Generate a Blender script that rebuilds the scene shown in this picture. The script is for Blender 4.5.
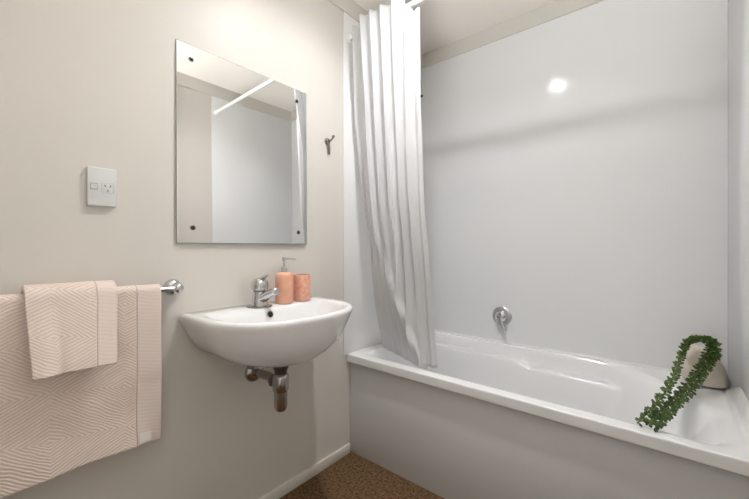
import bpy, bmesh, math, random
from mathutils import Vector, Matrix, noise
random.seed(7)
for o in list(bpy.data.objects):
    bpy.data.objects.remove(o, do_unlink=True)
S = bpy.context.scene
COL = S.collection
PI = math.pi

# ------------------------------------------------------------------ camera, world, exposure
W, YB, H = 1.547, 2.147, 2.48          # room: left wall x=0, right wall x=W, bath wall y=YB, ceiling H
YF = -0.36                             # wall with the doorway the photographer stands in
CAM = Vector((1.335, 0.0, 1.12))
FPX = 352.0
YAW = math.atan2(0.637, 0.771)
cd = bpy.data.cameras.new('camera')
cd.sensor_width = 36.0
cd.lens = FPX / 749.0 * 36.0
cd.clip_start = 0.02
cd.shift_y = -(249.5 - 247.0) / 749.0
cam = bpy.data.objects.new('camera', cd)
COL.objects.link(cam)
cam.location = CAM
cam.rotation_euler = (PI / 2, 0, YAW)
S.camera = cam

wd = bpy.data.worlds.new('world')
S.world = wd
wd.use_nodes = True
nt_ = wd.node_tree
bg = nt_.nodes['Background']
bg.inputs['Strength'].default_value = 1.0
# added fill through the doorway: dim all round, bright low patch lifts the ceiling
tc_ = nt_.nodes.new('ShaderNodeTexCoord')
sx_ = nt_.nodes.new('ShaderNodeSeparateXYZ')
mr_ = nt_.nodes.new('ShaderNodeMapRange')
mr_.interpolation_type = 'SMOOTHSTEP'
mr_.inputs['From Min'].default_value = -0.64
mr_.inputs['From Max'].default_value = -0.42
mr_.inputs['To Min'].default_value = 19.0
mr_.inputs['To Max'].default_value = 0.0
ab_ = nt_.nodes.new('ShaderNodeMath')
ab_.operation = 'ABSOLUTE'
ms_ = nt_.nodes.new('ShaderNodeMapRange')       # narrows the added bright patch, sparing the left wall
ms_.interpolation_type = 'SMOOTHSTEP'
for k_, v_ in (('From Min', 0.34), ('From Max', 0.52), ('To Min', 1.0), ('To Max', 0.12)):
    ms_.inputs[k_].default_value = v_
mu_ = nt_.nodes.new('ShaderNodeMath')
mu_.operation = 'MULTIPLY'
ad_ = nt_.nodes.new('ShaderNodeMath')
ad_.operation = 'ADD'
ad_.inputs[1].default_value = 0.42
nt_.links.new(tc_.outputs['Generated'], sx_.inputs[0])
nt_.links.new(sx_.outputs['Z'], mr_.inputs['Value'])
nt_.links.new(sx_.outputs['X'], ab_.inputs[0])
nt_.links.new(ab_.outputs[0], ms_.inputs['Value'])
nt_.links.new(mr_.outputs['Result'], mu_.inputs[0])
nt_.links.new(ms_.outputs['Result'], mu_.inputs[1])
nt_.links.new(mu_.outputs[0], ad_.inputs[0])
nt_.links.new(ad_.outputs[0], bg.inputs['Strength'])
bg.inputs['Color'].default_value = (1.0, 0.99, 0.975, 1)
S.view_settings.view_transform = 'Standard'
S.view_settings.look = 'None'
S.view_settings.gamma = 1.0
S.view_settings.use_curve_mapping = False
S.view_settings.exposure = 0.54
LAMP = 140.0                           # emission of the ceiling downlight's diffuser
SPOT_W = 5.2                          # beam of the same downlight


# ------------------------------------------------------------------ helpers
def mat(name, color, rough=0.5, metal=0.0, coat=0.0, spec=0.5, noise_scale=None, noise_amt=0.0,
        bump=0.0, bump_scale=200.0, translucent=0.0, emit=0.0, color2=None):
    m = bpy.data.materials.new(name)
    m.use_nodes = True
    nt = m.node_tree
    b = nt.nodes['Principled BSDF']
    b.inputs['Base Color'].default_value = (*color, 1)
    b.inputs['Roughness'].default_value = rough
    b.inputs['Metallic'].default_value = metal
    b.inputs['Coat Weight'].default_value = coat
    b.inputs['Coat Roughness'].default_value = 0.05
    b.inputs['Specular IOR Level'].default_value = spec
    if emit:
        b.inputs['Emission Color'].default_value = (0.985, 0.99, 1.0, 1)
        b.inputs['Emission Strength'].default_value = emit
    if noise_scale:
        tc = nt.nodes.new('ShaderNodeTexCoord')
        n = nt.nodes.new('ShaderNodeTexNoise')
        n.inputs['Scale'].default_value = noise_scale
        n.inputs['Detail'].default_value = 4
        nt.links.new(tc.outputs['Object'], n.inputs['Vector'])
        r = nt.nodes.new('ShaderNodeValToRGB')
        c2 = color2 or tuple(c * (1 - noise_amt) for c in color)
        r.color_ramp.elements[0].position = 0.32
        r.color_ramp.elements[1].position = 0.68
        r.color_ramp.elements[0].color = (*c2, 1)
        r.color_ramp.elements[1].color = (*color, 1)
        nt.links.new(n.outputs['Fac'], r.inputs['Fac'])
        nt.links.new(r.outputs['Color'], b.inputs['Base Color'])
    if bump:
        tc = nt.nodes.new('ShaderNodeTexCoord')
        n = nt.nodes.new('ShaderNodeTexNoise')
        n.inputs['Scale'].default_value = bump_scale
        n.inputs['Detail'].default_value = 3
        nt.links.new(tc.outputs['Object'], n.inputs['Vector'])
        bp = nt.nodes.new('ShaderNodeBump')
        bp.inputs['Strength'].default_value = bump
        bp.inputs['Distance'].default_value = 0.01
        nt.links.new(n.outputs['Fac'], bp.inputs['Height'])
        nt.links.new(bp.outputs['Normal'], b.inputs['Normal'])
    if translucent:
        t = nt.nodes.new('ShaderNodeBsdfTranslucent')
        t.inputs['Color'].default_value = (*color, 1)
        mx = nt.nodes.new('ShaderNodeMixShader')
        mx.inputs['Fac'].default_value = translucent
        nt.links.new(b.outputs['BSDF'], mx.inputs[1])
        nt.links.new(t.outputs['BSDF'], mx.inputs[2])
        nt.links.new(mx.outputs['Shader'], nt.nodes['Material Output'].inputs['Surface'])
    return m


def towel_mat(name, color, ribs):
    """Cotton with a woven rib pattern: 'diamond' zig-zag ribs or 'fine' horizontal ribs."""
    m = bpy.data.materials.new(name)
    m.use_nodes = True
    nt = m.node_tree
    N, L = nt.nodes, nt.links
    b = N['Principled BSDF']
    b.inputs['Roughness'].default_value = 0.95
    b.inputs['Specular IOR Level'].default_value = 0.1
    b.inputs['Sheen Weight'].default_value = 0.25
    uv = N.new('ShaderNodeUVMap')
    sp = N.new('ShaderNodeSeparateXYZ')
    L.new(uv.outputs['UV'], sp.inputs[0])

    def mth(op, a, bb=None):
        n = N.new('ShaderNodeMath')
        n.operation = op
        for i, v in enumerate((a, bb)):
            if v is None:
                continue
            if isinstance(v, (int, float)):
                n.inputs[i].default_value = v
            else:
                L.new(v, n.inputs[i])
        return n.outputs[0]
    wb = N.new('ShaderNodeTexNoise')
    wb.inputs['Scale'].default_value = 14
    L.new(uv.outputs['UV'], wb.inputs['Vector'])
    wob = mth('MULTIPLY', mth('SUBTRACT', wb.outputs['Fac'], 0.5), 0.014)
    u, v = mth('ADD', sp.outputs[0], wob), mth('ADD', sp.outputs[1], wob)
    if ribs == 'diamond':
        tu = mth('PINGPONG', u, 0.17)
        tv = mth('PINGPONG', mth('ADD', v, mth('MULTIPLY', u, 0.16)), 0.125)
        s = mth('ADD', mth('MULTIPLY', tu, 0.62), tv)
        h = mth('SINE', mth('MULTIPLY', s, 2 * PI / 0.0092))
    else:
        h = mth('SINE', mth('MULTIPLY', mth('ADD', v, mth('MULTIPLY', u, 0.2)), 2 * PI / 0.011))
        h = mth('MULTIPLY', h, 0.22)
    h01 = mth('ADD', mth('MULTIPLY', h, 0.5), 0.5)
    nz = N.new('ShaderNodeTexNoise')
    nz.inputs['Scale'].default_value = 350
    nz.inputs['Detail'].default_value = 3
    L.new(uv.outputs['UV'], nz.inputs['Vector'])
    hh = mth('ADD', h01, mth('MULTIPLY', nz.outputs['Fac'], 0.5))
    bp = N.new('ShaderNodeBump')
    bp.inputs['Strength'].default_value = 0.6
    bp.inputs['Distance'].default_value = 0.0014
    L.new(hh, bp.inputs['Height'])
    L.new(bp.outputs['Normal'], b.inputs['Normal'])
    r = N.new('ShaderNodeValToRGB')
    r.color_ramp.elements[0].color = (color[0] * .84, color[1] * .78, color[2] * .73, 1)
    r.color_ramp.elements[1].color = (*color, 1)
    r.color_ramp.elements[1].position = 0.75
    L.new(h01, r.inputs['Fac'])
    L.new(r.outputs['Color'], b.inputs['Base Color'])
    return m


def thing(name, label, cat, loc=(0, 0, 0), group=None):
    o = bpy.data.objects.new(name, None)
    o.empty_display_size = 0.05
    COL.objects.link(o)
    o.location = loc
    o['label'] = label
    o['category'] = cat
    if group:
        o['group'] = group
    return o


def tag(o, label, cat, group=None):
    o['label'] = label
    o['category'] = cat
    if group:
        o['group'] = group
    return o


def root_loc(p):
    v = Vector((0, 0, 0))
    while p is not None:
        v += p.location
        p = p.parent
    return v


def obj(name, bm, m, parent=None, smooth=True, angle=40, label=None, loc=None):
    """Link the bmesh (built in world coordinates) as one mesh object."""
    me = bpy.data.meshes.new(name)
    off = root_loc(parent) if parent else Vector(loc or (0, 0, 0))
    bmesh.ops.translate(bm, verts=bm.verts, vec=-off)
    bmesh.ops.recalc_face_normals(bm, faces=bm.faces)
    if smooth:
        lim = math.radians(angle)
        for e in bm.edges:
            if len(e.link_faces) == 2 and e.calc_face_angle(0) > lim:
                e.smooth = False
        for f in bm.faces:
            f.smooth = True
    bm.to_mesh(me)
    bm.free()
    me.materials.append(m)
    o = bpy.data.objects.new(name, me)
    COL.objects.link(o)
    if parent:
        o.parent = parent
    elif loc:
        o.location = loc
    if label:
        o['label'] = label
    return o


def struct(name, bm, m, parent=None, label=None):
    o = obj(name, bm, m, parent, angle=30)
    o['kind'] = 'structure'
    if label:
        o['label'] = label
    return o


def box(bm, x0, x1, y0, y1, z0, z1, bev=0.0, seg=2):
    mtx = Matrix.Translation(((x0 + x1) / 2, (y0 + y1) / 2, (z0 + z1) / 2)) @ \
        Matrix.Diagonal((abs(x1 - x0), abs(y1 - y0), abs(z1 - z0), 1))
    r = bmesh.ops.create_cube(bm, size=1, matrix=mtx)
    if bev:
        es = list({e for v in r['verts'] for e in v.link_edges})
        bmesh.ops.bevel(bm, geom=es, offset=bev, segments=seg, profile=0.5, affect='EDGES')
    return bm


def frame_of(d):
    d = d.normalized()
    a = Vector((0, 0, 1)) if abs(d.z) < 0.9 else Vector((1, 0, 0))
    u = d.cross(a).normalized()
    return u, d.cross(u).normalized()


def lathe(bm, prof, origin, axis=(0, 0, 1), n=32, cap=True, stretch=1.0):
    """prof: (radius, distance along the axis) pairs."""
    o, ax = Vector(origin), Vector(axis).normalized()
    u, v = frame_of(ax)
    rings = []
    for r, t in prof:
        if r < 1e-6:
            rings.append([bm.verts.new(o + ax * t)])
        else:
            rings.append([bm.verts.new(o + ax * t + u * (r * math.cos(2 * PI * i / n)) * stretch + v * (r * math.sin(2 * PI * i / n)))
                          for i in range(n)])
    for a, b in zip(rings, rings[1:]):
        if len(a) == 1 and len(b) == 1:
            continue
        for i in range(n):
            j = (i + 1) % n
            if len(a) == 1:
                bm.faces.new((a[0], b[i], b[j]))
            elif len(b) == 1:
                bm.faces.new((a[i], a[j], b[0]))
            else:
                bm.faces.new((a[i], a[j], b[j], b[i]))
    if cap:
        for r in (rings[0], rings[-1]):
            if len(r) > 2:
                bm.faces.new(r)
    return bm


def tube(bm, pts, rad, n=12, cap=True):
    """Sweep a circle along pts; rad is one radius or one per point."""
    pts = [Vector(p) for p in pts]
    k = len(pts)
    rs = rad if isinstance(rad, (list, tuple)) else [rad] * k
    prev = None
    rings = []
    for i, p in enumerate(pts):
        d = (pts[min(i + 1, k - 1)] - pts[max(i - 1, 0)]).normalized()
        if prev is None:
            u, v = frame_of(d)
        else:
            u = (prev - d * prev.dot(d)).normalized()
            v = d.cross(u)
        prev = u
        rings.append([bm.verts.new(p + u * (rs[i] * math.cos(2 * PI * j / n)) + v * (rs[i] * math.sin(2 * PI * j / n))) for j in range(n)])
    for a, b in zip(rings, rings[1:]):
        for i in range(n):
            j = (i + 1) % n
            bm.faces.new((a[i], a[j], b[j], b[i]))
    if cap:
        bm.faces.new(rings[0])
        bm.faces.new(rings[-1])
    return bm


def loft(bm, rings, cap0=False, cap1=False):
    R = [[bm.verts.new(p) for p in r] for r in rings]
    n = len(R[0])
    for a, b in zip(R, R[1:]):
        for i in range(n):
            j = (i + 1) % n
            bm.faces.new((a[i], a[j], b[j], b[i]))
    if cap0:
        bm.faces.new(R[0])
    if cap1:
        bm.faces.new(R[-1])
    return bm


def grid(bm, nu, nv, fn, uvfn=None):
    V = [[bm.verts.new(fn(i / nu, j / nv)) for j in range(nv + 1)] for i in range(nu + 1)]
    lay = bm.loops.layers.uv.new('UVMap') if uvfn else None
    for i in range(nu):
        for j in range(nv):
            f = bm.faces.new((V[i][j], V[i + 1][j], V[i + 1][j + 1], V[i][j + 1]))
            if lay:
                for lp, (a, b) in zip(f.loops, ((i, j), (i + 1, j), (i + 1, j + 1), (i, j + 1))):
                    lp[lay].uv = uvfn(a / nu, b / nv)
    return bm


def sstep(a, b, x):
    t = min(1, max(0, (x - a) / (b - a)))
    return t * t * (3 - 2 * t)


def interp(kn, z):
    """kn: list of (key, value-tuple) sorted by key, smooth-ish piecewise linear."""
    if z <= kn[0][0]:
        return kn[0][1]
    for (a, va), (b, vb) in zip(kn, kn[1:]):
        if z <= b:
            t = (z - a) / (b - a)
            return tuple(p + (q - p) * t for p, q in zip(va, vb))
    return kn[-1][1]


def catmull(pts, n):
    pts = [Vector(p) for p in pts]
    P = [pts[0] * 2 - pts[1]] + pts + [pts[-1] * 2 - pts[-2]]
    out = []
    for i in range(1, len(P) - 2):
        for k in range(n):
            t = k / n
            a, b, c, d = P[i - 1], P[i], P[i + 1], P[i + 2]
            out.append(0.5 * ((2 * b) + (c - a) * t + (2 * a - 5 * b + 4 * c - d) * t * t + (3 * b - a - 3 * c + d) * t ** 3))
    out.append(pts[-1])
    return out


# ------------------------------------------------------------------ materials
M = {}
M['cream'] = mat('cream_paint', (0.705, 0.675, 0.63), 0.42, noise_scale=3, noise_amt=0.015, spec=0.35)
M['ceiling'] = mat('ceiling_paint', (0.88, 0.84, 0.78), 0.6, spec=0.3)
M['liner'] = mat('gloss_white_liner', (0.83, 0.835, 0.845), 0.13, noise_scale=2, noise_amt=0.01, spec=0.22)
M['trim'] = mat('trim_paint', (0.80, 0.77, 0.71), 0.35)
M['acrylic'] = mat('white_acrylic', (0.90, 0.90, 0.905), 0.12, coat=0.4)
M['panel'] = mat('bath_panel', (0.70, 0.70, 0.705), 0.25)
M['ceramic'] = mat('white_ceramic', (0.84, 0.84, 0.845), 0.08, coat=0.5)
M['chrome'] = mat('chrome', (0.62, 0.62, 0.63), 0.12, 1.0)
M['satin'] = mat('satin_metal', (0.55, 0.55, 0.56), 0.28, 1.0)
M['trap'] = mat('smoky_chrome', (0.46, 0.42, 0.41), 0.16, 1.0)
M['trapdark'] = mat('dark_chrome_nut', (0.16, 0.135, 0.135), 0.3, 1.0)
M['chrome_dark'] = mat('dark_chrome', (0.30, 0.29, 0.28), 0.25, 1.0)  # chrome with a darker, even base colour
M['dark'] = mat('dark_hole', (0.015, 0.015, 0.016), 0.5)
M['screw'] = mat('dark_screw', (0.05, 0.045, 0.04), 0.35, 0.8)
M['plastic'] = mat('white_plastic', (0.70, 0.71, 0.715), 0.3)
M['grey_plastic'] = mat('grey_plastic', (0.45, 0.45, 0.46), 0.4)
M['rod'] = mat('white_rod', (0.85, 0.85, 0.85), 0.25)
M['curtain'] = mat('white_curtain', (0.82, 0.82, 0.83), 0.6, bump=0.10, bump_scale=35, translucent=0.34, spec=0.3)
M['peach'] = mat('peach_resin', (0.80, 0.44, 0.31), 0.4, noise_scale=30, color2=(0.73, 0.36, 0.24))
M['peach_pale'] = mat('peach_resin_mottled', (0.82, 0.47, 0.35), 0.4, noise_scale=60, color2=(0.68, 0.30, 0.20))
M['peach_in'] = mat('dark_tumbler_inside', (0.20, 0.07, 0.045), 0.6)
M['stone'] = mat('beige_stone', (0.80, 0.72, 0.62), 0.75, noise_scale=14, color2=(0.72, 0.63, 0.53), bump=0.15, bump_scale=60)
M['leaf'] = mat('succulent_leaf', (0.165, 0.25, 0.06), 0.4, noise_scale=75, color2=(0.028, 0.062, 0.014))
M['stem'] = mat('green_stem', (0.06, 0.11, 0.03), 0.6)
M['towel'] = towel_mat('ribbed_pink_cotton', (0.87, 0.755, 0.69), 'diamond')
M['towel_band'] = towel_mat('flat_pink_cotton', (0.86, 0.755, 0.705), 'fine')
M['tag'] = mat('white_care_label', (0.88, 0.84, 0.81), 0.8)
M['carpet'] = mat('brown_carpet', (0.27, 0.165, 0.09), 0.95, noise_scale=80, color2=(0.085, 0.050, 0.024), bump=0.8, bump_scale=200, spec=0.1)
M['lamp'] = mat('lamp_diffuser', (1, 1, 1), 0.5, emit=LAMP)
M['mirror'] = mat('mirror_silver', (0.93, 0.935, 0.93), 0.0, 1.0)
M['glass_edge'] = mat('mirror_glass_edge', (0.32, 0.36, 0.34), 0.15)

# ------------------------------------------------------------------ the room
T = 0.1
struct('floor', box(bmesh.new(), -T, W + T, YF - T, YB + T, -0.1, 0.0), M['carpet'], label='brown flecked carpet floor')
struct('ceiling', box(bmesh.new(), -T, W + T, YF - T, YB + T, H, H + 0.1), M['ceiling'], label='cream painted ceiling')
struct('wall_left', box(bmesh.new(), -T, 0, YF - T, YB + T, 0, H), M['cream'], label='cream wall behind the basin and mirror')
struct('wall_right', box(bmesh.new(), W, W + T, YF - T, YB + T, 0, H), M['cream'])
struct('wall_back', box(bmesh.new(), 0, W, YB, YB + T, 0, H), M['cream'])
bm = bmesh.new()
box(bm, 0, 0.86, YF - T, YF, 0, H)
box(bm, 0.86, W, YF - T, YF, 2.02, H)
struct('wall_front', bm, M['cream'])
# glossy white wall liners round the bath
LT = 2.385
YL = 1.352
struct('trim_1', box(bmesh.new(), 0.0, 0.005, YL, YB, 0.535, LT, 0.001), M['liner'], label='white gloss wall liner beside the basin')
bm = bmesh.new()
box(bm, 0.005, W - 0.005, YB - 0.005, YB, 0.55, LT)
struct('trim_2', bm, M['liner'], label='white gloss wall liner behind the bath')
struct('trim_3', box(bmesh.new(), W - 0.005, W, YL, YB, 0.535, LT, 0.001), M['liner'], label='white gloss wall liner at the foot of the bath')
# cornice bands between the wall panels and the ceiling
struct('trim_4', box(bmesh.new(), 0.0, W, YB - 0.012, YB, LT + 0.001, H), M['cream'], label='cream band above the wall liner')
struct('trim_5', box(bmesh.new(), W - 0.012, W, YF, YB - 0.012, LT + 0.001, H), M['cream'])
struct('trim_6', box(bmesh.new(), 0.0, 0.008, YF, YB - 0.012, LT + 0.001, H), M['cream'])
# skirting boards
bm = bmesh.new()
box(bm, 0, 0.013, YF, 1.395, 0, 0.05, 0.003)
struct('baseboard_left', bm, M['trim'], label='cream skirting board under the basin')
# a closed cream door in the right wall, seen edge-on in the mirror
dr = struct('door_1', box(bmesh.new(), W - 0.012, W + 0.02, 0.22, 1.015, 0.004, 2.02, 0.002), M['trim'])
bm = bmesh.new()
box(bm, W - 0.022, W, 1.02, 1.085, 0, 2.385, 0.002)
box(bm, W - 0.022, W, 0.15, 0.215, 0, 2.385, 0.002)
box(bm, W - 0.022, W, 0.215, 1.02, 2.025, 2.09, 0.002)
struct('frame', bm, M['trim'], dr)
bm = bmesh.new()
lathe(bm, [(0.026, 0), (0.026, 0.008), (0.010, 0.010), (0.010, 0.04)], (W - 0.012, 0.30, 1.0), (-1, 0, 0), 20)
tube(bm, [(W - 0.05, 0.30, 1.0), (W - 0.052, 0.33, 1.0), (W - 0.05, 0.41, 1.0)], 0.009, 10)
struct('door_handle', bm, M['satin'], dr)

# ------------------------------------------------------------------ ceiling downlight (the room's lamp)
LX, LY = 0.645, 1.045
ld = bpy.data.lights.new('downlight_beam', 'AREA')
ld.energy = SPOT_W
ld.shape = 'DISK'
ld.size = 0.088
ld.spread = math.radians(140)
ld.color = (0.985, 0.99, 1.0)
lo = bpy.data.objects.new('downlight_beam', ld)
COL.objects.link(lo)
lo.location = (0, 0, -0.0125)
dl = thing('ceiling_downlight', 'round white recessed ceiling downlight, its glare reflected in the bath wall', 'ceiling light', (LX, LY, H))
lo.parent = dl
obj('trim_ring', lathe(bmesh.new(), [(0.043, -0.001), (0.058, -0.001), (0.059, -0.004), (0.056, -0.009), (0.046, -0.011), (0.043, -0.009), (0.043, -0.001)], (LX, LY, H), n=48, cap=False), M['plastic'], dl)
obj('diffuser', lathe(bmesh.new(), [(0, -0.009), (0.025, -0.0088), (0.038, -0.007), (0.0425, -0.003)], (LX, LY, H), n=40, cap=False), M['lamp'], dl)

# ------------------------------------------------------------------ bath
RZ = 0.54
YFR = 1.378                            # outer front edge of the bath rim
IX0, IX1, IY0, IY1 = 0.085, 1.445, 1.438, 2.108
bath = thing('bath', 'long white built-in bath along the white lined wall', 'bath', (0.77, 1.76, 0))


def smin(vals, k=0.35):
    # smooth minimum
    s = sum(math.exp(-v / k) for v in vals)
    return -k * math.log(s)


def bath_z(x, y):
    y1 = IY1 - 0.0
    dl_ = (x - IX0) / 0.09
    dr_ = (IX1 - x) / 0.33
    df_ = (y - IY0) / 0.055
    db_ = (y1 - y) / 0.075
    dc_ = (3.28 - (x + y)) / 0.30
    m = smin([dl_, dr_, df_, db_, dc_], 0.16)
    z = RZ - 0.39 * sstep(0.0, 1.0, m + 0.06)
    # arm-rest ledge along the back side, stepping down where the arms rest
    zl = RZ - 0.060 - 0.026 * sstep(0.64, 0.78, x)
    led = sstep(0.07, 0.12, x) * (1 - sstep(1.10, 1.34, x)) * sstep(1.998, 2.035, y)
    if z < zl:
        z = z + (zl - z) * led
    # moulded hollow beside the head rest
    ax, ay, bx, by = 1.400, 1.68, 1.405, 1.52
    t = max(0, min(1, ((x - ax) * (bx - ax) + (y - ay) * (by - ay)) / ((bx - ax) ** 2 + (by - ay) ** 2)))
    d2 = (x - ax - t * (bx - ax)) ** 2 + (y - ay - t * (by - ay)) ** 2
    z -= 0.075 * math.exp(-d2 / 0.0028)
    # coved upstand along the right-hand wall, rising towards the front
    z += 0.085 * sstep(2.10, 1.74, y) * sstep(1.512, 1.541, x) * sstep(1.40, 1.62, y)
    return z


bm = bmesh.new()
X0, X1, Y0, Y1 = 0.006, W - 0.006, YFR + 0.004, YB - 0.006
NX, NY = 190, 110
grid(bm, NX, NY, lambda u, v: Vector((X0 + (X1 - X0) * u, Y0 + (Y1 - Y0) * v, bath_z(X0 + (X1 - X0) * u, Y0 + (Y1 - Y0) * v))))
# front lip turned down, with a rounded nose
prof = [(YFR + 0.004, RZ), (YFR + 0.001, RZ - 0.001), (YFR, RZ - 0.004), (YFR, RZ - 0.008), (YFR, RZ - 0.036), (YFR, RZ - 0.040), (YFR + 0.003, RZ - 0.044), (YFR + 0.03, RZ - 0.044)]
pv = [[bm.verts.new((x, y, z)) for (y, z) in prof] for x in (X0, X1)]
for i in range(len(prof) - 1):
    bm.faces.new((pv[0][i], pv[0][i + 1], pv[1][i + 1], pv[1][i]))
bmesh.ops.remove_doubles(bm, verts=bm.verts, dist=0.0004)
# upstand against the back liner
bv = [[bm.verts.new(p) for p in ((x, YB - 0.0062, RZ), (x, YB - 0.006, RZ + 0.010), (x, YB - 0.0052, RZ + 0.011))] for x in (X0, X1)]
for i in range(2):
    bm.faces.new((bv[0][i], bv[0][i + 1], bv[1][i + 1], bv[1][i]))
obj('tub', bm, M['acrylic'], bath, angle=60)
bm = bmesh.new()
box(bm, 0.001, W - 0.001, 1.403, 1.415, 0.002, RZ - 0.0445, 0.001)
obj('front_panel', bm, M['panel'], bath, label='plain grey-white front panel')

# ------------------------------------------------------------------ shower rod
RY, RZZ = 1.385, 2.258
rod = thing('shower_curtain_rod', 'straight white shower rod spanning between the two lined walls', 'curtain rod', (W / 2, RY, RZZ))
obj('tube', tube(bmesh.new(), [(0.012, RY, RZZ), (W / 2, RY, RZZ), (W - 0.012, RY, RZZ)], 0.0125, 20), M['rod'], rod)
for x, s in ((0.005, 1), (W - 0.005, -1)):
    obj('flange', lathe(bmesh.new(), [(0.027, 0), (0.027, 0.006), (0.018, 0.010), (0.016, 0.026), (0.0135, 0.027)], (x, RY, RZZ), (s, 0, 0), 24), M['rod'], rod)


# ------------------------------------------------------------------ shower curtain
# guide lines down the cloth (left edge, crease, right edge) as (-height, (x, y))
TL = [(-2.281, (0.03, 1.4)), (-1.813, (0.025, 1.41)), (-1.4, (0.074, 1.42)), (-1.157, (0.122, 1.43)), (-0.849, (0.117, 1.47)), (-0.585, (0.117, 1.54))]
TR = [(-2.222, (0.463, 1.385)), (-1.797, (0.466, 1.385)), (-1.339, (0.469, 1.41)), (-0.964, (0.477, 1.45)), (-0.566, (0.487, 1.5))]
TG = [(-2.308, (0.107, 1.375)), (-1.775, (0.149, 1.375)), (-1.36, (0.178, 1.38)), (-1.145, (0.203, 1.39)), (-0.955, (0.277, 1.41)), (-0.752, (0.354, 1.43)), (-0.546, (0.43, 1.455))]
UR = [(-2.4, (0.15,)), (-1.14, (0.15,)), (-0.97, (0.36,)), (-0.77, (0.60,)), (-0.53, (0.80,))]
NF = 6.5


def cloth(u, v):
    zt = 2.303 - 0.022 * u - 0.008 * (0.5 + 0.5 * math.cos(2 * PI * NF * u + 0.8)) - 0.055 * sstep(0.80, 0.83, u) - 0.012 * (1 - sstep(0.10, 0.16, u))
    zb = 0.566 - 0.028 * u
    z = zt + (zb - zt) * v
    L, R_, G = Vector(interp(TL, -z)), Vector(interp(TR, -z)), Vector(interp(TG, -z))
    ur = interp(UR, -z)[0]
    if u < ur:
        t = u / ur
        p = L.lerp(G, t)
        d = (G - L)
    else:
        t = (u - ur) / (1 - ur)
        p = G.lerp(R_, t)
        d = (R_ - G)
    d2 = (R_ - L).normalized()
    nrm = Vector((d2.y, -d2.x))
    fold = math.sin(2 * PI * NF * u + 0.8 + 1.1 * math.sin(5.0 * u + 1.5 * v))
    fold += 0.35 * math.sin(2 * PI * NF * 2.3 * u + 2.0 * v) * sstep(0.1, 0.5, v)
    amp = 0.017 * (1 - 0.25 * v)
    below = sstep(0.62, 0.85, v)
    side = 1 - sstep(ur - 0.10, ur + 0.02, u)
    amp *= 1 - 0.80 * below * side
    amp *= sstep(0.0, 0.04, u) * (0.25 + 0.75 * (1 - sstep(0.86, 0.93, u)))
    p = p + nrm * (amp * fold)
    # a flap of the cloth is pushed forward and folds over along a slanting crease
    prof_ = (u / max(ur, 0.05)) ** 1.5 if u < ur else max(0.0, 1 - (u - ur) / 0.05)
    p = p + Vector((0.009, -0.026)) * (below * prof_)
    # folds lean over on themselves a little
    p = p + d2 * (0.008 * (1 - below * side) * math.cos(2 * PI * NF * 1.0 * u + 0.8) * sstep(0, 0.06, u) * (1 - sstep(0.8, 0.95, u)))
    wr = noise.noise(Vector((u * 9, v * 7, 3.1))) * 0.006 * (0.3 + v)
    p = p + nrm * wr
    p = p + Vector((0.034, -0.042)) * ((0.8 + 0.2 * sstep(0.06, 0.17, u)) * (1 - sstep(0.03, 0.35, v)) * (1 - sstep(0.83, 0.92, u)))
    return Vector((max(p.x, 0.012), p.y, z))


bm = bmesh.new()
grid(bm, 260, 90, cloth)
cur = obj('shower_curtain', bm, M['curtain'], None, angle=180, loc=(0.25, 1.42, 0.55))
tag(cur, 'white pleated shower curtain gathered at the left end of the bath', 'shower curtain')
sm = cur.modifiers.new('thickness', 'SOLIDIFY')
sm.thickness = 0.0012

# ------------------------------------------------------------------ mirror
MY0, MY1, MZ0, MZ1 = 0.511, 1.092, 1.134, 1.855
mr = thing('wall_mirror', 'frameless rectangular mirror screwed to the cream wall above the basin', 'mirror', (0.0, (MY0 + MY1) / 2, MZ0))


def mir(y, z, x):
    # hangs very slightly forward at its foot
    return Vector((x + 0.008 - 0.006 * (z - MZ0) / (MZ1 - MZ0) + 0.0065 * (y - MY0), y, z))


bm = bmesh.new()
bx = 0.0035
c0 = [mir(MY0, MZ0, -0.002), mir(MY1, MZ0, -0.002), mir(MY1, MZ1, -0.002), mir(MY0, MZ1, -0.002)]
c1 = [mir(MY0, MZ0, 0.0025), mir(MY1, MZ0, 0.0025), mir(MY1, MZ1, 0.0025), mir(MY0, MZ1, 0.0025)]
A = [bm.verts.new(p) for p in c0]
B = [bm.verts.new(p) for p in c1]
bm.faces.new(A)
bm.faces.new(B)
for i in range(4):
    bm.faces.new((A[i], A[(i + 1) % 4], B[(i + 1) % 4], B[i]))
obj('backing', bm, M['glass_edge'], mr, smooth=False)
bm = bmesh.new()
e = 0.0016
q = [mir(MY0 + e, MZ0 + e, 0.0030), mir(MY1 - e, MZ0 + e, 0.0030), mir(MY1 - e, MZ1 - e, 0.0030), mir(MY0 + e, MZ1 - e, 0.0030)]
q2 = [p - Vector((0.0004, 0, 0)) for p in q]
A = [bm.verts.new(p) for p in q]
B = [bm.verts.new(p) for p in q2]
bm.faces.new(A)
bm.faces.new(B)
for i in range(4):
    bm.faces.new((A[i], A[(i + 1) % 4], B[(i + 1) % 4], B[i]))
obj('mirror_glass', bm, M['mirror'], mr, smooth=False)
for y, z in ((0.562, 1.803), (1.034, 1.800), (0.565, 1.190), (1.040, 1.188)):
    o = mir(y, z, 0.003)
    s = obj('screw', lathe(bmesh.new(), [(0.008, 0), (0.008, 0.002), (0.0065, 0.004), (0.003, 0.005), (0, 0.005)], o, (1, 0, 0), 18), M['screw'], mr)
    obj('washer', lathe(bmesh.new(), [(0.0105, 0), (0.0105, 0.0012), (0.008, 0.0016)], o, (1, 0, 0), 18), M['satin'], s)

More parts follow.
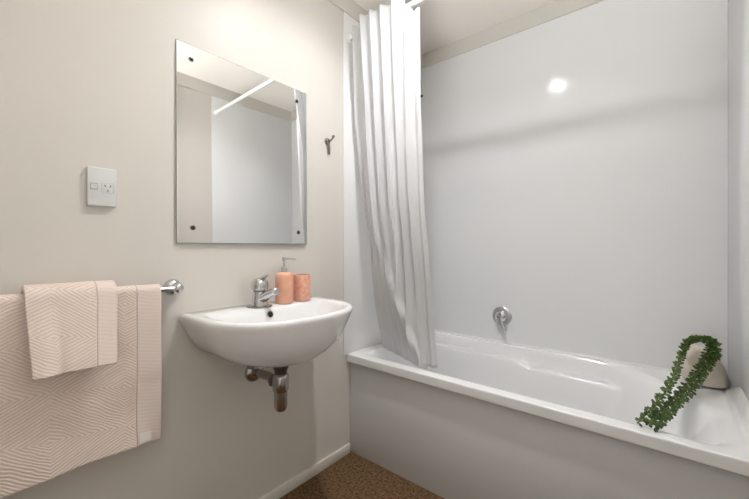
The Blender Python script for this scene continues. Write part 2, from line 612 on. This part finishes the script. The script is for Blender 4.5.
# ------------------------------------------------------------------ power socket
sk = thing('power_socket', 'white wall power socket with rocker switch left of the mirror', 'power socket', (0.0, 0.3, 1.302))
SY0, SY1, SZ0, SZ1 = 0.262, 0.334, 1.244, 1.361
bm = bmesh.new()
box(bm, 0.0, 0.0145, SY0, SY1, SZ0, SZ1, 0.003, 3)
obj('faceplate', bm, M['plastic'], sk)
bm = bmesh.new()
box(bm, 0.0138, 0.0146, 0.268, 0.288, 1.292, 1.313, 0.0003)
b_ = obj('switch_surround', bm, M['grey_plastic'], sk)
bm = bmesh.new()
pts = [(0.014, 0.2705, 1.296), (0.014, 0.2855, 1.296), (0.014, 0.2855, 1.309), (0.014, 0.2705, 1.309)]
A = [bm.verts.new(p) for p in pts]
B = [bm.verts.new((p[0] + (0.0035 if p[2] > 1.30 else 0.0015), p[1], p[2])) for p in pts]
bm.faces.new(A)
bm.faces.new(B)
for i in range(4):
    bm.faces.new((A[i], A[(i + 1) % 4], B[(i + 1) % 4], B[i]))
obj('rocker', bm, M['plastic'], b_, smooth=False)
bm = bmesh.new()
box(bm, 0.0138, 0.0150, 0.2965, 0.3275, 1.285, 1.316, 0.002)
oi = obj('outlet', bm, M['plastic'], sk)
for y, z, a in ((0.3055, 1.3065, 0.5), (0.3185, 1.3065, -0.5), (0.312, 1.2925, 0.0)):
    bm = bmesh.new()
    mtx = Matrix.Translation((0.0150, y, z)) @ Matrix.Rotation(a, 4, 'X') @ Matrix.Diagonal((0.0006, 0.0022, 0.0075, 1))
    bmesh.ops.create_cube(bm, size=1, matrix=mtx)
    obj('slot', bm, M['dark'], oi, smooth=False)

# ------------------------------------------------------------------ robe hook and corner hook
hk = thing('robe_hook', 'small chrome robe hook on the wall right of the mirror', 'hook', (0.0, 1.236, 1.655))
obj('base', lathe(bmesh.new(), [(0.017, 0), (0.017, 0.004), (0.012, 0.008), (0.010, 0.016), (0.0, 0.018)], (0, 1.234, 1.660), (1, 0, 0), 24), M['chrome_dark'], hk)
bm = bmesh.new()
tube(bm, catmull([(0.008, 1.234, 1.660), (0.022, 1.236, 1.660), (0.033, 1.238, 1.667), (0.040, 1.239, 1.676)], 6), 0.0045, 10)
bmesh.ops.create_uvsphere(bm, u_segments=14, v_segments=10, radius=0.0075, matrix=Matrix.Translation((0.041, 1.239, 1.679)))
obj('prong', bm, M['chrome_dark'], hk)
obj('tail', tube(bmesh.new(), catmull([(0.006, 1.235, 1.655), (0.010, 1.238, 1.635), (0.006, 1.243, 1.603), (0.004, 1.244, 1.594)], 5), [0.0065] * 13 + [0.006, 0.005, 0.003], 10), M['chrome_dark'], hk)
hk2 = thing('wall_hook', 'tiny dark hook in the lined corner behind the shower curtain', 'hook', (0.005, 2.125, 2.18))
obj('plate', lathe(bmesh.new(), [(0.010, 0), (0.010, 0.003), (0.006, 0.005)], (0.005, 2.125, 2.185), (1, 0, 0), 16), M['screw'], hk2)
obj('prong', tube(bmesh.new(), catmull([(0.008, 2.125, 2.185), (0.018, 2.124, 2.180), (0.020, 2.124, 2.190)], 5), 0.003, 8), M['screw'], hk2)

# ------------------------------------------------------------------ wash basin
BC = 0.824
basin = thing('wash_basin', 'white wall-hung ceramic basin with rounded front below the mirror', 'basin', (0.0, BC, 0.655))
NB, NCV = 20, 60


def dring(xa, xb, hw, z, n=2.4, xs=0.35, yo=0.0):
    """D-shaped ring: straight back at xa, rounded front at xb, half width hw."""
    pts = []
    x0 = xa + (xb - xa) * xs
    for i in range(NCV + 1):
        th = -PI / 2 + PI * i / NCV
        s_, c_ = math.sin(th), max(0.0, math.cos(th))
        y = hw * math.copysign(abs(s_) ** (2 / n), s_)
        x = x0 + (xb - x0) * c_ ** (2 / n)
        pts.append(Vector((x, BC + yo + y, z)))
    for i in range(1, 7):                # right side back to the wall
        pts.append(Vector((x0 + (xa - x0) * i / 6, BC + yo + hw, z)))
    for i in range(1, NB):
        pts.append(Vector((xa, BC + yo + hw - 2 * hw * i / NB, z)))
    for i in range(6):
        pts.append(Vector((xa + (x0 - xa) * i / 6, BC + yo - hw, z)))
    return pts


rings = [
    dring(0.13, 0.27, 0.040, 0.680, 2.0, 0.5),
    dring(0.085, 0.295, 0.095, 0.683, 2.0, 0.5),
    dring(0.040, 0.324, 0.155, 0.694, 2.1, 0.45),
    dring(0.010, 0.352, 0.204, 0.716, 2.2, 0.4),
    dring(0.003, 0.378, 0.246, 0.750, 2.3, 0.38),
    dring(0.002, 0.397, 0.270, 0.790, 2.35, 0.36),
    dring(0.002, 0.410, 0.290, 0.830, 2.4, 0.35),
    dring(0.002, 0.417, 0.299, 0.851, 2.4, 0.35),
    dring(0.002, 0.420, 0.302, 0.862, 2.4, 0.35),
    dring(0.002, 0.419, 0.301, 0.869, 2.4, 0.35),
    dring(0.003, 0.414, 0.296, 0.8745, 2.4, 0.35),
    dring(0.005, 0.406, 0.289, 0.876, 2.4, 0.35),
    dring(0.060, 0.397, 0.272, 0.8755, 2.5, 0.30),
    dring(0.128, 0.390, 0.259, 0.874, 2.6, 0.22),
    dring(0.134, 0.384, 0.252, 0.868, 2.6, 0.22),
    dring(0.140, 0.374, 0.242, 0.850, 2.6, 0.22),
    dring(0.146, 0.358, 0.218, 0.815, 2.5, 0.25),
    dring(0.155, 0.338, 0.190, 0.780, 2.3, 0.3),
    dring(0.170, 0.305, 0.135, 0.754, 2.1, 0.4),
    dring(0.190, 0.265, 0.060, 0.742, 2.0, 0.5),
    dring(0.205, 0.245, 0.022, 0.739, 2.0, 0.5),
]
obj('bowl', loft(bmesh.new(), rings, True, True), M['ceramic'], basin, angle=60)
bm = bmesh.new()
lathe(bm, [(0.0155, -0.006), (0.0155, 0.003), (0.0115, 0.0045), (0.011, -0.002)], (0.1385, 0.803, 0.848), (1, 0, 0.25), 24, cap=False)
ov = obj('overflow_ring', bm, M['chrome'], basin, label='chrome overflow ring')
obj('hole', lathe(bmesh.new(), [(0, 0.0022), (0.0114, 0.0022), (0.0114, -0.002)], (0.1385, 0.803, 0.848), (1, 0, 0.25), 20), M['dark'], ov)
obj('waste_plug', lathe(bmesh.new(), [(0.028, 0.738), (0.028, 0.742), (0.022, 0.744), (0, 0.7445)], (0.225, BC, 0), (0, 0, 1), 28), M['chrome'], basin)

# ------------------------------------------------------------------ basin mixer tap
TX, TY, TZ = 0.082, 0.793, 0.8755
tp = thing('mixer_tap', 'chrome lever mixer tap on the back ledge of the basin', 'tap', (TX, TY, TZ))
obj('base_plate', lathe(bmesh.new(), [(0.050, 0.0), (0.050, 0.002), (0.044, 0.005), (0.032, 0.006)], (TX, TY, TZ), (0, 0, 1), 32, stretch=1.0), M['chrome_dark'], tp)
obj('body', lathe(bmesh.new(), [(0.033, 0.004), (0.0315, 0.012), (0.030, 0.03), (0.029, 0.056), (0.0275, 0.062), (0.023, 0.064)], (TX, TY, TZ), (0.04, 0, 1), 32), M['chrome'], tp)
bm = bmesh.new()
sp = catmull([(TX + 0.005, TY, TZ + 0.028), (TX + 0.035, TY + 0.006, TZ + 0.044), (TX + 0.062, TY + 0.012, TZ + 0.056), (TX + 0.082, TY + 0.016, TZ + 0.063)], 6)
tube(bm, sp, [0.023 - 0.010 * i / (len(sp) - 1) for i in range(len(sp))], 18)
spo = obj('spout', bm, M['chrome'], tp)
d = (sp[-1] - sp[-3]).normalized()
obj('aerator', lathe(bmesh.new(), [(0.0125, 0), (0.0135, 0.001), (0.0135, 0.013), (0.011, 0.015), (0, 0.013)], sp[-1], d, 20), M['satin'], spo)
bm = bmesh.new()
lathe(bm, [(0.025, 0.064), (0.0315, 0.068), (0.0335, 0.083), (0.0315, 0.099), (0.023, 0.110), (0.009, 0.114), (0, 0.1145)], (TX, TY, TZ), (0.04, 0, 1), 32)
cp = obj('cap', bm, M['chrome'], tp)
bm = bmesh.new()
lv = [(TX + 0.0, TY, TZ + 0.109), (TX + 0.022, TY + 0.002, TZ + 0.115), (TX + 0.046, TY + 0.004, TZ + 0.125)]
for (a, b, w0, w1) in ((lv[0], lv[1], 0.011, 0.010), (lv[1], lv[2], 0.010, 0.007)):
    P = []
    for c, w in ((a, w0), (b, w1)):
        P.append([bm.verts.new((c[0], c[1] + sy * w, c[2] + sz * 0.0032)) for sy, sz in ((-1, -1), (1, -1), (1, 1), (-1, 1))])
    for i in range(4):
        bm.faces.new((P[0][i], P[0][(i + 1) % 4], P[1][(i + 1) % 4], P[1][i]))
    bm.faces.new(P[0])
    bm.faces.new(P[1])
obj('lever', bm, M['chrome'], cp)

# ------------------------------------------------------------------ bottle trap under the basin
PX_, PY_ = 0.195, 0.814
tr = thing('bottle_trap', 'smoky chrome bottle trap hanging under the basin', 'waste trap', (PX_, PY_, 0.485))
obj('collar', lathe(bmesh.new(), [(0.030, 0.684), (0.030, 0.652), (0.027, 0.646), (0.024, 0.640), (0.024, 0.625)], (PX_, PY_, 0), (0, 0, 1), 28), M['trapdark'], tr, label='dark threaded collar under the bowl')
bm = bmesh.new()
lathe(bm, [(0.022, 0.632), (0.0295, 0.624), (0.0310, 0.618), (0.0310, 0.572), (0.0295, 0.566), (0.0275, 0.562)], (PX_, PY_, 0), (0, 0, 1), 28)
obj('trap_body', bm, M['trap'], tr)
bm = bmesh.new()
lathe(bm, [(0.0255, 0.566), (0.0255, 0.512), (0.0240, 0.498), (0.018, 0.488), (0.008, 0.485), (0, 0.4848)], (PX_, PY_, 0), (0, 0, 1), 28)
obj('cup', bm, M['trap'], tr)
bm = bmesh.new()
tube(bm, [(PX_ - 0.02, PY_ - 0.001, 0.592), (0.10, 0.825, 0.592), (0.004, 0.818, 0.592)], 0.017, 20)
pi_ = obj('outlet_pipe', bm, M['trap'], tr)
obj('nut', lathe(bmesh.new(), [(0.0175, 0), (0.023, 0.001), (0.0235, 0.018), (0.0175, 0.021)], (PX_ - 0.030, PY_ - 0.002, 0.592), (-1, -0.06, 0), 8), M['trapdark'], pi_)
obj('wall_flange', lathe(bmesh.new(), [(0.042, 0.001), (0.042, 0.006), (0.036, 0.014), (0.025, 0.020), (0.018, 0.022)], (0, 0.818, 0.592), (1, 0, 0), 28), M['trap'], tr)

# ------------------------------------------------------------------ soap dispenser and tumbler
DX, DY, DZ = 0.092, 0.905, 0.8765
sd = thing('soap_dispenser', 'peach soap dispenser with chrome pump on the basin beside the tap', 'soap dispenser', (DX, DY, DZ))
obj('bottle', lathe(bmesh.new(), [(0.030, 0), (0.0365, 0.002), (0.0375, 0.006), (0.0375, 0.108), (0.0360, 0.118), (0.031, 0.126), (0.022, 0.130), (0.012, 0.131), (0, 0.131)], (DX, DY, DZ), (0, 0, 1), 36), M['peach'], sd)
bm = bmesh.new()
lathe(bm, [(0.0125, 0.130), (0.0125, 0.150), (0.0105, 0.152), (0.0, 0.152)], (DX, DY, DZ), (0, 0, 1), 24)
obj('collar', bm, M['satin'], sd)
bm = bmesh.new()
lathe(bm, [(0.0045, 0.150), (0.0045, 0.176), (0.0075, 0.177), (0.0080, 0.190), (0.0070, 0.193), (0, 0.1935)], (DX, DY, DZ), (0, 0, 1), 18)
pm = obj('pump', bm, M['satin'], sd)
obj('nozzle', tube(bmesh.new(), catmull([(DX, DY, DZ + 0.187), (DX + 0.020, DY + 0.020, DZ + 0.187), (DX + 0.036, DY + 0.036, DZ + 0.184)], 5), [0.0042] * 10 + [0.003], 10), M['satin'], pm)

UX, UY, UZ = 0.089, 1.002, 0.8765
tb = thing('tumbler', 'peach bathroom tumbler right of the soap dispenser', 'tumbler', (UX, UY, UZ))
obj('cup', lathe(bmesh.new(), [(0, 0.0), (0.031, 0.0), (0.0365, 0.002), (0.0375, 0.007), (0.0375, 0.105), (0.0360, 0.112), (0.0350, 0.115), (0.0338, 0.1155), (0.0328, 0.114), (0.0325, 0.012), (0, 0.010)], (UX, UY, UZ), (0, 0, 1), 36), M['peach_pale'], tb)
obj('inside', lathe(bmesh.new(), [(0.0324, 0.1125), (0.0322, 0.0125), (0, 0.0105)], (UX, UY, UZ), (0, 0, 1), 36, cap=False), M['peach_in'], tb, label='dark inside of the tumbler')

# ------------------------------------------------------------------ bath mixer on the lined wall
bx_, bz_ = 0.572, 0.700
YW = YB - 0.005
mx = thing('bath_mixer', 'round chrome bath mixer on the white liner above the bath', 'mixer', (bx_, YW, bz_))
obj('wall_plate', lathe(bmesh.new(), [(0.058, 0.0), (0.058, 0.004), (0.054, 0.008), (0.040, 0.011), (0.036, 0.012)], (bx_, YW, bz_), (0, -1, 0), 40), M['satin'], mx)
obj('body', lathe(bmesh.new(), [(0.036, 0.010), (0.036, 0.028), (0.034, 0.040), (0.026, 0.047), (0.012, 0.050), (0, 0.0505)], (bx_, YW, bz_), (0, -1, 0), 36), M['chrome'], mx)
bm = bmesh.new()
ls = catmull([(bx_ + 0.004, YW - 0.040, bz_ - 0.010), (bx_ + 0.018, YW - 0.046, bz_ - 0.045), (bx_ + 0.034, YW - 0.052, bz_ - 0.078)], 6)
tube(bm, ls, [0.012 - 0.004 * i / (len(ls) - 1) for i in range(len(ls))], 12)
obj('lever', bm, M['chrome'], mx)

# ------------------------------------------------------------------ towel rail
RLX, RLZ, RLR = 0.052, 0.979, 0.0085
ra = thing('towel_rail', 'chrome towel rail on the cream wall left of the basin', 'towel rail', (0.0, 0.1, RLZ))
obj('bar', tube(bmesh.new(), [(RLX, -0.29, RLZ), (RLX, 0.1, RLZ), (RLX, 0.502, RLZ)], RLR, 16), M['chrome'], ra)
for y in (0.500, -0.285):
    po = obj('post', lathe(bmesh.new(), [(0.014, 0.010), (0.0125, 0.036), (0.0155, 0.040), (0.0165, 0.052), (0.015, 0.060), (0.009, 0.065), (0, 0.066)], (0, y, RLZ), (1, 0, 0), 28), M['chrome'], ra)
    obj('wall_flange', lathe(bmesh.new(), [(0.029, 0.0005), (0.029, 0.006), (0.027, 0.014), (0.021, 0.021), (0.013, 0.025)], (0, y, RLZ), (1, 0, 0), 28), M['chrome'], po)


# ------------------------------------------------------------------ towels over the rail
def drape_profile(rad, front_len, back_len, lean, n_arc=14):
    """Points (x, z, arc length) from the front hem over the rail to the back hem."""
    P = []
    nf = 60
    for i in range(nf):
        t = i / nf
        P.append((RLX + rad + lean * (1 - t) ** 1.1, RLZ - front_len * (1 - t)))
    for i in range(n_arc + 1):
        a = PI * i / n_arc
        P.append((RLX + rad * math.cos(a), RLZ + rad * math.sin(a)))
    nb = 20
    for i in range(1, nb + 1):
        P.append((RLX - rad - 0.004 * math.sin(PI * i / nb), RLZ - back_len * i / nb))
    out, s = [], 0
    for i, p in enumerate(P):
        if i:
            s += math.dist(p, P[i - 1])
        out.append((p[0], p[1], s))
    return out


def towel_sheet(y0, y1, prof, ny, wav, edge=None):
    bm = bmesh.new()
    k = len(prof) - 1

    def fn(u, v):
        j = int(round(v * k))
        x, z, s = prof[j]
        e0, e1 = (edge(j / k) if edge else (0, 0))
        y = y0 + e0 + (y1 + e1 - y0 - e0) * u
        fall = max(0.0, min(1.0, (RLZ - z) / 0.2))
        dx = wav(y, z) * fall if j < 62 else 0
        return Vector((x + dx, y, z + (0.004 * math.sin(9 * y) * fall if j < 60 else 0)))
    grid(bm, ny, k, fn, lambda u, v: (y0 + (y1 - y0) * u, prof[int(round(v * k))][2]))
    return bm


def thicken(o, th):
    m = o.modifiers.new('thickness', 'SOLIDIFY')
    m.thickness = th
    m.offset = 0.0
    m2 = o.modifiers.new('soft_edge', 'BEVEL')
    m2.width = th * 0.35
    m2.segments = 2
    m2.limit_method = 'ANGLE'
    m2.angle_limit = math.radians(60)


wv = lambda y, z: 0.006 * math.sin(11 * y + 2.0 * z) + 0.007 * noise.noise(Vector((y * 9, z * 9, 1)))
pr = drape_profile(0.017, 0.478, 0.40, 0.004)
bt = thing('bath_towel', 'large pink ribbed bath towel folded over the towel rail', 'towel', (RLX, 0.1, 0.50))
o = obj('towel_body', towel_sheet(-0.24, 0.372, pr, 120, wv), M['towel'], bt, angle=80)
thicken(o, 0.008)
o = obj('border', towel_sheet(0.3725, 0.441, pr, 16, wv), M['towel_band'], bt, angle=80, label='flat woven border without diamonds')
thicken(o, 0.0075)
bm = bmesh.new()
box(bm, 0.0775, 0.0785, 0.377, 0.410, 0.509, 0.538)
obj('care_label', bm, M['tag'], bt, smooth=False)

pr2 = drape_profile(0.034, 0.192, 0.19, 0.042)
wv2 = lambda y, z: 0.012 * math.exp(-((y - 0.155) / 0.02) ** 2) - 0.010 * math.exp(-((y - 0.185) / 0.014) ** 2) + 0.003 * noise.noise(Vector((y * 14, z * 14, 5)))


def edge2(v):
    f = 1 - min(1, v / 0.6)
    return (0.012 * f, -0.008 * f)


ht = thing('hand_towel', 'small pink hand towel hung over the bath towel', 'towel', (RLX, 0.22, 0.785))
o = obj('towel_body', towel_sheet(0.122, 0.268, pr2, 50, wv2, edge2), M['towel'], ht, angle=80)
thicken(o, 0.016)
o = obj('border', towel_sheet(0.2685, 0.317, pr2, 14, wv2, lambda v: (-0.008 * (1 - min(1, v / 0.6)), -0.011 * (1 - min(1, v / 0.6)))), M['towel_band'], ht, angle=80, label='flat woven border without diamonds')
thicken(o, 0.0155)

# ------------------------------------------------------------------ beige stone and trailing plant on the bath
SX, SY, SZ = 1.452, 2.035, RZ
bm = bmesh.new()
bmesh.ops.create_icosphere(bm, subdivisions=5, radius=1.0)
for v in bm.verts:
    p = v.co.copy()
    n_ = noise.noise(p * 1.3) * 0.06
    x, y, z = p * (1 + n_)
    skew = 0.30 * z
    X = x * 0.080 - 0.022 * z
    Y = y * 0.068 + 0.012 * z
    Z = z * 0.094 + 0.004
    if Z < -0.050:
        Z = -0.050 + (Z + 0.050) * 0.18
    v.co = (SX + X, SY + Y, SZ + 0.060 + Z)
stone = tag(obj('stone', bm, M['stone'], None, loc=(SX, SY, SZ)), 'smooth beige stone in the back corner of the bath rim', 'stone')

strands = [
    [(1.266, 1.405, 0.556), (1.324, 1.6, 0.59), (1.361, 1.77, 0.627), (1.385, 1.91, 0.674), (1.403, 1.955, 0.719), (1.426, 1.962, 0.738), (1.453, 1.965, 0.744), (1.477, 1.962, 0.742), (1.494, 1.955, 0.725)],
    [(1.494, 1.953, 0.721), (1.484, 1.935, 0.68), (1.453, 1.88, 0.632), (1.406, 1.77, 0.58), (1.354, 1.6, 0.556), (1.312, 1.41, 0.557)],
    [(1.48, 1.962, 0.737), (1.461, 1.935, 0.683), (1.432, 1.89, 0.628), (1.387, 1.78, 0.58), (1.335, 1.62, 0.555), (1.292, 1.425, 0.557)],
]
pl = thing('trailing_plant', 'green trailing succulent strands draped over the beige stone onto the bath', 'plant', (1.40, 1.75, RZ))


def leaf(bm, p, d, up, ln, wd, th):
    """Plump little pointed leaf."""
    d = d.normalized()
    s = d.cross(up)
    if s.length < 1e-4:
        s = d.cross(Vector((1, 0, 0)))
    s.normalize()
    t = s.cross(d).normalized()
    base = bm.verts.new(p)
    tip = bm.verts.new(p + d * ln)
    r1 = [bm.verts.new(p + d * (ln * 0.35) + s * (wd * .8 * c) + t * (th * .8 * q)) for c, q in ((1, 0), (0, 1), (-1, 0), (0, -1))]
    r2 = [bm.verts.new(p + d * (ln * 0.70) + s * (wd * c) + t * (th * q)) for c, q in ((1, 0), (0, 1), (-1, 0), (0, -1))]
    for i in range(4):
        j = (i + 1) % 4
        bm.faces.new((base, r1[j], r1[i]))
        bm.faces.new((r1[i], r1[j], r2[j], r2[i]))
        bm.faces.new((r2[i], r2[j], tip))


for k, st in enumerate(strands):
    c = catmull(st, 24)
    stem = obj('stem', tube(bmesh.new(), c[::3], 0.0025, 6), M['stem'], pl)
    bm = bmesh.new()
    ph = random.random() * 6
    step = 1
    for i in range(0, len(c) - 1, step):
        d = (c[min(i + 1, len(c) - 1)] - c[i - 1 if i else 0]).normalized()
        u, v = frame_of(d)
        if i % 5 in (0, 2):
            continue
        for q in range(3):
            ph += 1.9 + random.uniform(-0.3, 0.3)
            o_ = u * math.cos(ph) + v * math.sin(ph)
            dirv = o_ + d * random.uniform(0.1, 0.6) + Vector((0, 0, 0.12))
            ln = random.uniform(0.013, 0.021)
            leaf(bm, c[i] + o_ * 0.001, dirv, d, ln, ln * 0.30, ln * 0.24)
    obj('foliage', bm, M['leaf'], stem, angle=70)

for o in (basin, tp, sd, tb):
    o.location.z += 0.007
tr.location.z += 0.005
